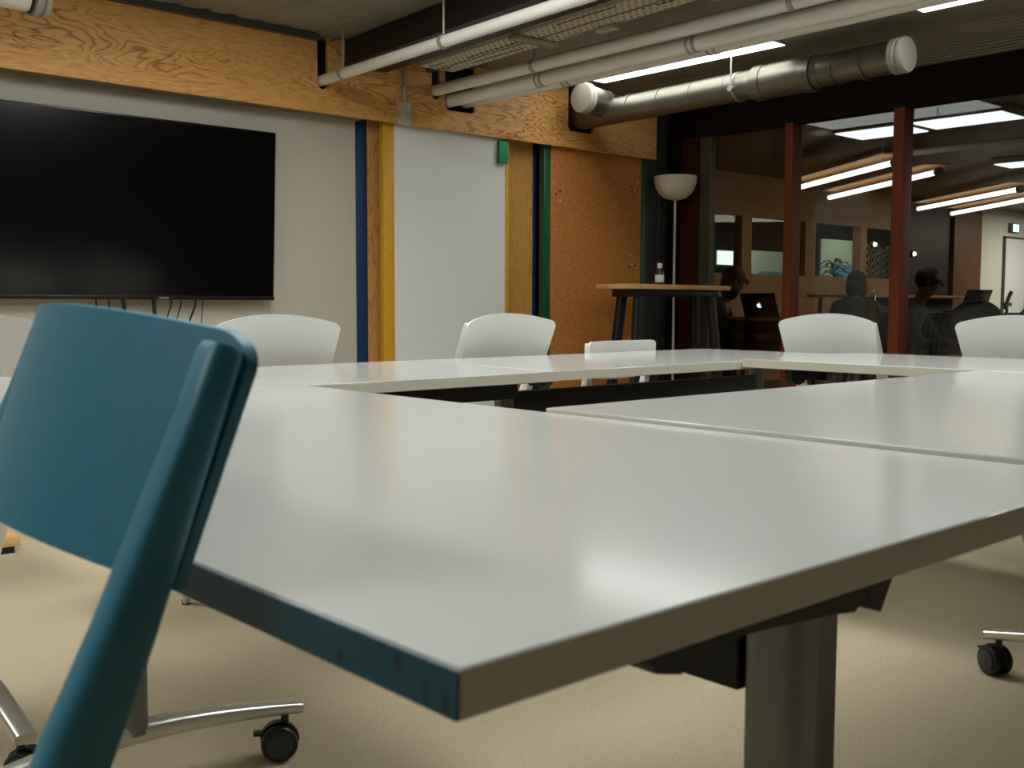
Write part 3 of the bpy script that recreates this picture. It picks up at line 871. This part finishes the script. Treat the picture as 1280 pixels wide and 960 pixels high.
MB().lathe([(0.12, 0), (0.16, 0.3), (0.15, 0.3), (0, 0.28)], (0, 0, 0), seg=16).build('pot', M['pot'], t)
MB().tube([(0, 0, 0.28), (0.02, 0, 0.8), (0, 0, 1.35)], 0.012, 8).build('stem', M['leaf'], t)
lf = MB()
for i in range(22):
    a = i*2.4
    z = 1.18+0.017*i
    q = Vector((math.cos(a), math.sin(a), 0))
    o_ = Vector((0, 0, z))
    lf.tube([o_, o_+q*0.08+Vector((0, 0, 0.06)), o_+q*0.17+Vector((0, 0, 0.05)), o_+q*0.26+Vector((0, 0, -0.02))], [0.006, 0.032, 0.026, 0.003], 8, ry=[0.004, 0.006, 0.006, 0.002], side=(-q.y, q.x, 0))
lf.build('foliage', M['leaf'], t)
# patterned screen in the fourth window
t = thing('patterned_screen', 'black and white pierced hexagon screen in the fourth office window', 'screen', (13.97, YN+0.25, 1.49))
MB().box(-0.47, 0.5, 0.02, 0.04, -0.24, 0.24).build('backing', M['black'], t)
for x in (-0.3, 0.35):
    MB().tube([(x, 0.05, -1.49), (x, 0.05, 0.1)], 0.015, 8).build('post', M['dark_grey'], t)
hx = MB()
for i in range(7):
    for j in range(5):
        cx, cz = -0.42+i*0.14, -0.2+j*0.1+(0.05 if i % 2 else 0)
        if abs(cz) > 0.23: continue
        r_o, r_i = 0.058, 0.040
        for k in range(6):
            a0, a1 = k*PI/3, (k+1)*PI/3
            hx.prism([(cx+r_o*math.cos(a0), cz+r_o*math.sin(a0)), (cx+r_o*math.cos(a1), cz+r_o*math.sin(a1)), (cx+r_i*math.cos(a1), cz+r_i*math.sin(a1)), (cx+r_i*math.cos(a0), cz+r_i*math.sin(a0))], 'y', 0.0, 0.02)
hx.build('lattice', mat('lattice_grey', (225, 226, 220), 0.6), t, smooth=False)
for (x, z, lb) in ((13.22, 1.72, 'round bright spot lamp above the hexagon screen'), (14.3, 1.63, 'tiny glowing lamp on the brown office panel')):
    t = thing('spot_lamp', lb, 'lamp', (x, YN-0.02, z))
    MB().lathe([(0.03, 0), (0.045, 0.03), (0.045, 0.05), (0, 0.05)], (0, 0.04, 0), (0, -1, 0), 14).build('housing', M['dark_grey'], t)
    MB().ball((0, -0.015, 0), 0.028, 12).build('bulb', M['glow_spot'], t)

# desks of the office
def desk(label, x, y, w, d, h, rz=0, m=None):
    t = thing('office_desk', label, 'desk', (x, y, 0), rz, 'desks in the office')
    MB().box(-w/2, w/2, -d/2, d/2, h-0.03, h, 0.003).build('desk_top', m or M['ply_dim'], t)
    for sx in (-1, 1):
        for sy in (-1, 1):
            MB().tube([(sx*(w/2-0.15), sy*(d/2-0.08), h-0.03), (sx*(w/2-0.08), sy*(d/2-0.05), 0)], 0.022, 10).build('leg', M['dark_grey'], t)
    MB().box(-w/2+0.15, w/2-0.15, -0.01, 0.01, h-0.40, h-0.03).build('modesty_panel', M['dark_grey'], t)
    return t
desk('office desk with the open laptop behind the left pane', 8.0, 5.55, 1.1, 0.7, 0.80, PI/2)
desk('long dark desk behind the right pane', 9.9, 3.9, 3.4, 0.8, 0.84, PI/2, M['dark_grey'])
desk('wooden counter desk against the windows behind the middle pane', 11.6, 6.2, 2.8, 0.7, 1.02)

def laptop(label, x, y, z, rz, logo, ang=105):
    t = thing('laptop', label, 'laptop', (x, y, z), rz)
    MB().box(-0.16, 0.16, -0.11, 0.11, 0, 0.014, 0.003).build('keyboard_base', M['laptop'], t)
    lid = MB().box(-0.16, 0.16, -0.004, 0.004, 0.0, 0.215, 0.003).build('lid', M['laptop'], t, loc=(0, 0.105, 0.012))
    lid.rotation_euler = (math.radians(-(ang-90)), 0, 0)
    MB().box(-0.15, 0.15, -0.0055, -0.0035, 0.012, 0.205).build('display', M['screen'], lid)
    if logo:                       # small lit fruit emblem on the back of the lid
        lg = MB()
        pts = []
        for i in range(28):
            a = 2*PI*i/28
            r = 0.021*(1+0.10*math.cos(2*a))
            px, pz = r*math.cos(a), r*1.08*math.sin(a)
            if px > 0.010 and abs(pz-0.003) < 0.012:
                px = 0.013 - 0.008*math.cos((pz-0.003)/0.012*PI/2)+0.003
            pts.append((-px, pz+0.10))
        lg.prism(pts, 'y', 0.0038, 0.0052)
        lg.prism([(-0.001, 0.124), (-0.006, 0.128), (-0.009, 0.136), (-0.003, 0.132)], 'y', 0.0038, 0.0052)
        lg.build('lid_emblem', M['logo'], lid)
    return t
laptop('open dark laptop with a lit fruit emblem behind the left pane', 7.75, 5.36, 0.80, PI/2+0.15, True, 118)
laptop('open dark laptop on the long desk behind the right pane', 9.9, 4.66, 0.84, PI-0.3, False, 112)

# seated people, each one skinned surface with hair and clothes
def skin_obj(name, nodes, edges, m, parent, sub=2):
    me = bpy.data.meshes.new(name)
    me.from_pydata([n[0] for n in nodes], edges, [])
    o = bpy.data.objects.new(name, me)
    C.objects.link(o)
    me.materials.append(m)
    o.parent = parent
    sk = o.modifiers.new('skin', 'SKIN')
    sk.use_smooth_shade = True
    for i, n in enumerate(nodes):
        r = n[1] if isinstance(n[1], tuple) else (n[1], n[1])
        me.skin_vertices[0].data[i].radius = r
    me.skin_vertices[0].data[0].use_root = True
    ss = o.modifiers.new('sub', 'SUBSURF')
    ss.levels = ss.render_levels = sub
    return o

def person(label, x, y, face, lean, cloth, hood=False, seat=0.46, tall=1.0, arms=0.42):
    """sitting; local +y is the way the person faces"""
    t = thing('person', label, 'person', (x, y, 0), face-PI/2)
    hip = Vector((0, 0, seat+0.10))
    def up_(d, f=0): return hip + Vector((0, math.sin(lean)*d+f, math.cos(lean)*d))
    chest, neck, = up_(0.34*tall), up_(0.52*tall)
    head = neck + Vector((0, 0.06+0.05*lean, 0.17))
    N = [(hip, (0.16, 0.13)), (up_(0.18), (0.15, 0.115)), (chest, (0.17, 0.125)), (up_(0.46*tall), (0.10, 0.09)), (neck, 0.052), (neck+Vector((0, 0.02, 0.06)), 0.05),
         (head, (0.075, 0.09)), (head+Vector((0, 0.0, 0.075)), (0.065, 0.075))]
    E = [(i, i+1) for i in range(7)]
    for s in (-1, 1):
        b = len(N)
        sh = up_(0.45*tall)+Vector((s*0.17, 0, -0.01))
        el = sh+Vector((s*0.06, 0.14, -0.25))
        wr = el+Vector((-s*0.08, 0.23, 0.02))
        N += [(sh, 0.062), (el, 0.046), (wr, 0.030), (wr+Vector((-s*0.01, 0.06, -0.005)), (0.036, 0.018))]
        E += [(3, b), (b, b+1), (b+1, b+2), (b+2, b+3)]
        hb = b+3
        for k in range(5):
            off = (k-1.5)*0.017
            ln = (0.065, 0.075, 0.07, 0.058)[k] if k < 4 else 0.05
            bp = N[hb][0]
            if k < 4:
                f1 = bp+Vector((off, 0.045, 0)); f2 = f1+Vector((0, ln*0.6, -0.008)); f3 = f2+Vector((0, ln*0.4, -0.014))
            else:
                f1 = bp+Vector((-s*0.035, 0.005, 0)); f2 = f1+Vector((-s*0.012, 0.03, -0.004)); f3 = f2+Vector((0, 0.02, -0.006))
            c = len(N)
            N += [(f1, 0.009), (f2, 0.008), (f3, 0.007)]
            E += [(hb, c), (c, c+1), (c+1, c+2)]
        b = len(N)
        kn = hip+Vector((s*0.13, 0.44, 0.02)); an = Vector((s*0.13, 0.40, 0.09))
        N += [(hip+Vector((s*0.09, 0.06, -0.01)), 0.09), (kn, 0.062), (an, 0.042), (Vector((s*0.13, 0.47, 0.045)), 0.04), (Vector((s*0.13, 0.56, 0.035)), 0.032)]
        E += [(0, b), (b, b+1), (b+1, b+2), (b+2, b+3), (b+3, b+4)]
    N = [(tuple(n[0]), n[1]) for n in N]
    skin_obj('body', N, E, M['skin'], t)
    # face
    MB().ball(tuple(head+Vector((0, 0.095, 0.01))), (0.014, 0.02, 0.022), 10).build('nose', M['skin'], t)
    for s in (-1, 1):
        MB().ball(tuple(head+Vector((s*0.032, 0.082, 0.035))), (0.012, 0.008, 0.008), 10).build('eye', M['hair'], t)
        MB().ball(tuple(head+Vector((s*0.078, 0.0, 0.02))), (0.012, 0.02, 0.03), 10).build('ear', M['skin'], t)
    MB().ball(tuple(head+Vector((0, 0.085, -0.04))), (0.024, 0.008, 0.006), 10).build('mouth', M['orange'], t)
    hr = MB().ball(tuple(head+Vector((0, -0.022, 0.055))), (0.092, 0.105, 0.095), 20)
    if hood is not False: hr.ball(tuple(head+Vector((0, -0.05, -0.02))), (0.10, 0.09, 0.13), 16)
    hr.build('hood' if hood else 'hair', cloth if hood else M['hair'], t)
    # clothes follow the body a little outside it
    sw = [(tuple(up_(-0.03)), (0.175, 0.15)), (tuple(up_(0.18)), (0.18, 0.15)), (tuple(chest), (0.215, 0.18)), (tuple(up_(0.46*tall)), (0.15, 0.135)), (tuple(up_(0.53*tall)), (0.085, 0.082))]
    se = [(0, 1), (1, 2), (2, 3), (3, 4)]
    for s in (-1, 1):
        b = len(sw)
        sh = up_(0.45*tall)+Vector((s*0.17, 0, -0.01)); el = sh+Vector((s*0.06, 0.14, -0.25)); wr = el+Vector((-s*0.08, 0.23, 0.02))
        sw += [(tuple(sh), 0.078), (tuple(el), 0.06), (tuple(wr), 0.042)]
        se += [(3, b), (b, b+1), (b+1, b+2)]
    skin_obj('jacket', sw, se, cloth, t)
    tr = [(tuple(hip), (0.165, 0.135))]
    te = []
    for s in (-1, 1):
        b = len(tr)
        tr += [(tuple(hip+Vector((s*0.09, 0.06, -0.01))), 0.102), (tuple(hip+Vector((s*0.13, 0.44, 0.02))), 0.074), ((s*0.13, 0.40, 0.11), 0.056)]
        te += [(0, b), (b, b+1), (b+1, b+2)]
    skin_obj('trousers', tr, te, M['trousers'], t)
    for s in (-1, 1):
        MB().ball((s*0.13, 0.49, 0.045), (0.05, 0.13, 0.045), 14).build('shoe', M['black'], t)
    return t
def stool(label, x, y, h=0.46):
    t = thing('office_stool', label, 'stool', (x, y, 0), 0, 'stools under the people in the office')
    MB().lathe([(0.16, 0), (0.18, 0.01), (0.18, 0.03), (0.15, 0.045), (0, 0.045)], (0, 0, h-0.045), seg=24).build('seat', M['black'], t)
    MB().tube([(0, 0, 0.03), (0, 0, h-0.04)], 0.025, 12).build('column', M['dark_grey'], t)
    MB().lathe([(0.2, 0), (0.2, 0.012), (0.03, 0.035), (0, 0.035)], (0, 0, 0), seg=24).build('base', M['dark_grey'], t)
for (lb, x, y, face, lean, cl, hood) in (
        ('person with dark hair seated at a laptop behind the left pane', 7.46, 6.06, -PI/2+0.5, 0.8, M['cloth_dark'], None),
        ('hunched person in a grey green hooded top behind the middle pane', 8.88, 5.20, 0.5, 0.95, M['cloth_green'], True),
        ('person in dark clothes seated behind the right mullion', 8.35, 4.70, -PI/2+0.2, 0.75, M['cloth_dark'], False)):
    sh_ = 0.52 if hood is True else 0.46 if hood is None else 0.42
    person(lb, x, y, face, lean, cl, hood, seat=sh_)
    stool('round black stool under the ' + lb.replace('person', 'sitter', 1).split(' seated')[0].split(' behind')[0], x, y, sh_)

def office_chair(label, x, y, rz):
    t = thing('office_chair', label, 'chair', (x, y, 0), rz, 'dark office chairs')
    b = MB()
    b.ball((0, -0.2, 0.75), (0.21, 0.045, 0.2), 20)
    b.build('backrest', M['black'], t)
    MB().box(-0.22, 0.22, -0.2, 0.22, 0.44, 0.50, 0.02).build('seat', M['black'], t)
    MB().tube([(0, -0.22, 0.46), (0, -0.23, 0.62)], 0.02, 8).build('back_support', M['dark_grey'], t)
    MB().tube([(0, 0, 0.08), (0, 0, 0.45)], 0.025, 12).build('column', M['dark_grey'], t)
    for k in range(5):
        a = k*2*PI/5
        MB().tube([(0, 0, 0.1), (0.28*math.cos(a), 0.28*math.sin(a), 0.065)], 0.016, 8).ball((0.28*math.cos(a), 0.28*math.sin(a), 0.03), 0.03, 10).build('base_arm', M['dark_grey'], t)
office_chair('black round backed office chair left of the office door', 7.9, 3.62, 2.0)
office_chair('black office chair at the far right behind the glass', 8.62, 3.36, 2.2)
t = thing('water_bottle', 'clear water bottle on the desk behind the middle pane', 'bottle', (8.35, 4.72, 0.0))
t.location = (9.7, 5.48, 0.84)
MB().lathe([(0.03, 0), (0.035, 0.006), (0.035, 0.14), (0.015, 0.19), (0.013, 0.2)], (0, 0, 0), seg=16).build('bottle_body', M['clear'], t)
MB().lathe([(0.016, 0.198), (0.016, 0.222), (0, 0.224)], (0, 0, 0), seg=14).build('bottle_cap', M['label'], t)
t = thing('clamp_stand', 'dark clamp stand in front of the white office door', 'stand', (9.0, 3.87, 0.0))
MB().lathe([(0.12, 0), (0.12, 0.012), (0.012, 0.02), (0, 0.02)], (0, 0, 0), seg=20).build('base', M['black'], t)
MB().tube([(0, 0, 0.01), (0, 0, 0.93)], 0.012, 10).build('pole', M['black'], t)
MB().tube([(-0.03, 0, 0.88), (0.01, 0, 0.95), (0.05, -0.01, 1.02)], 0.016, 10).box(-0.05, 0.05, -0.02, 0.02, 0.90, 0.93, 0.004).build('clamp', M['black'], t)
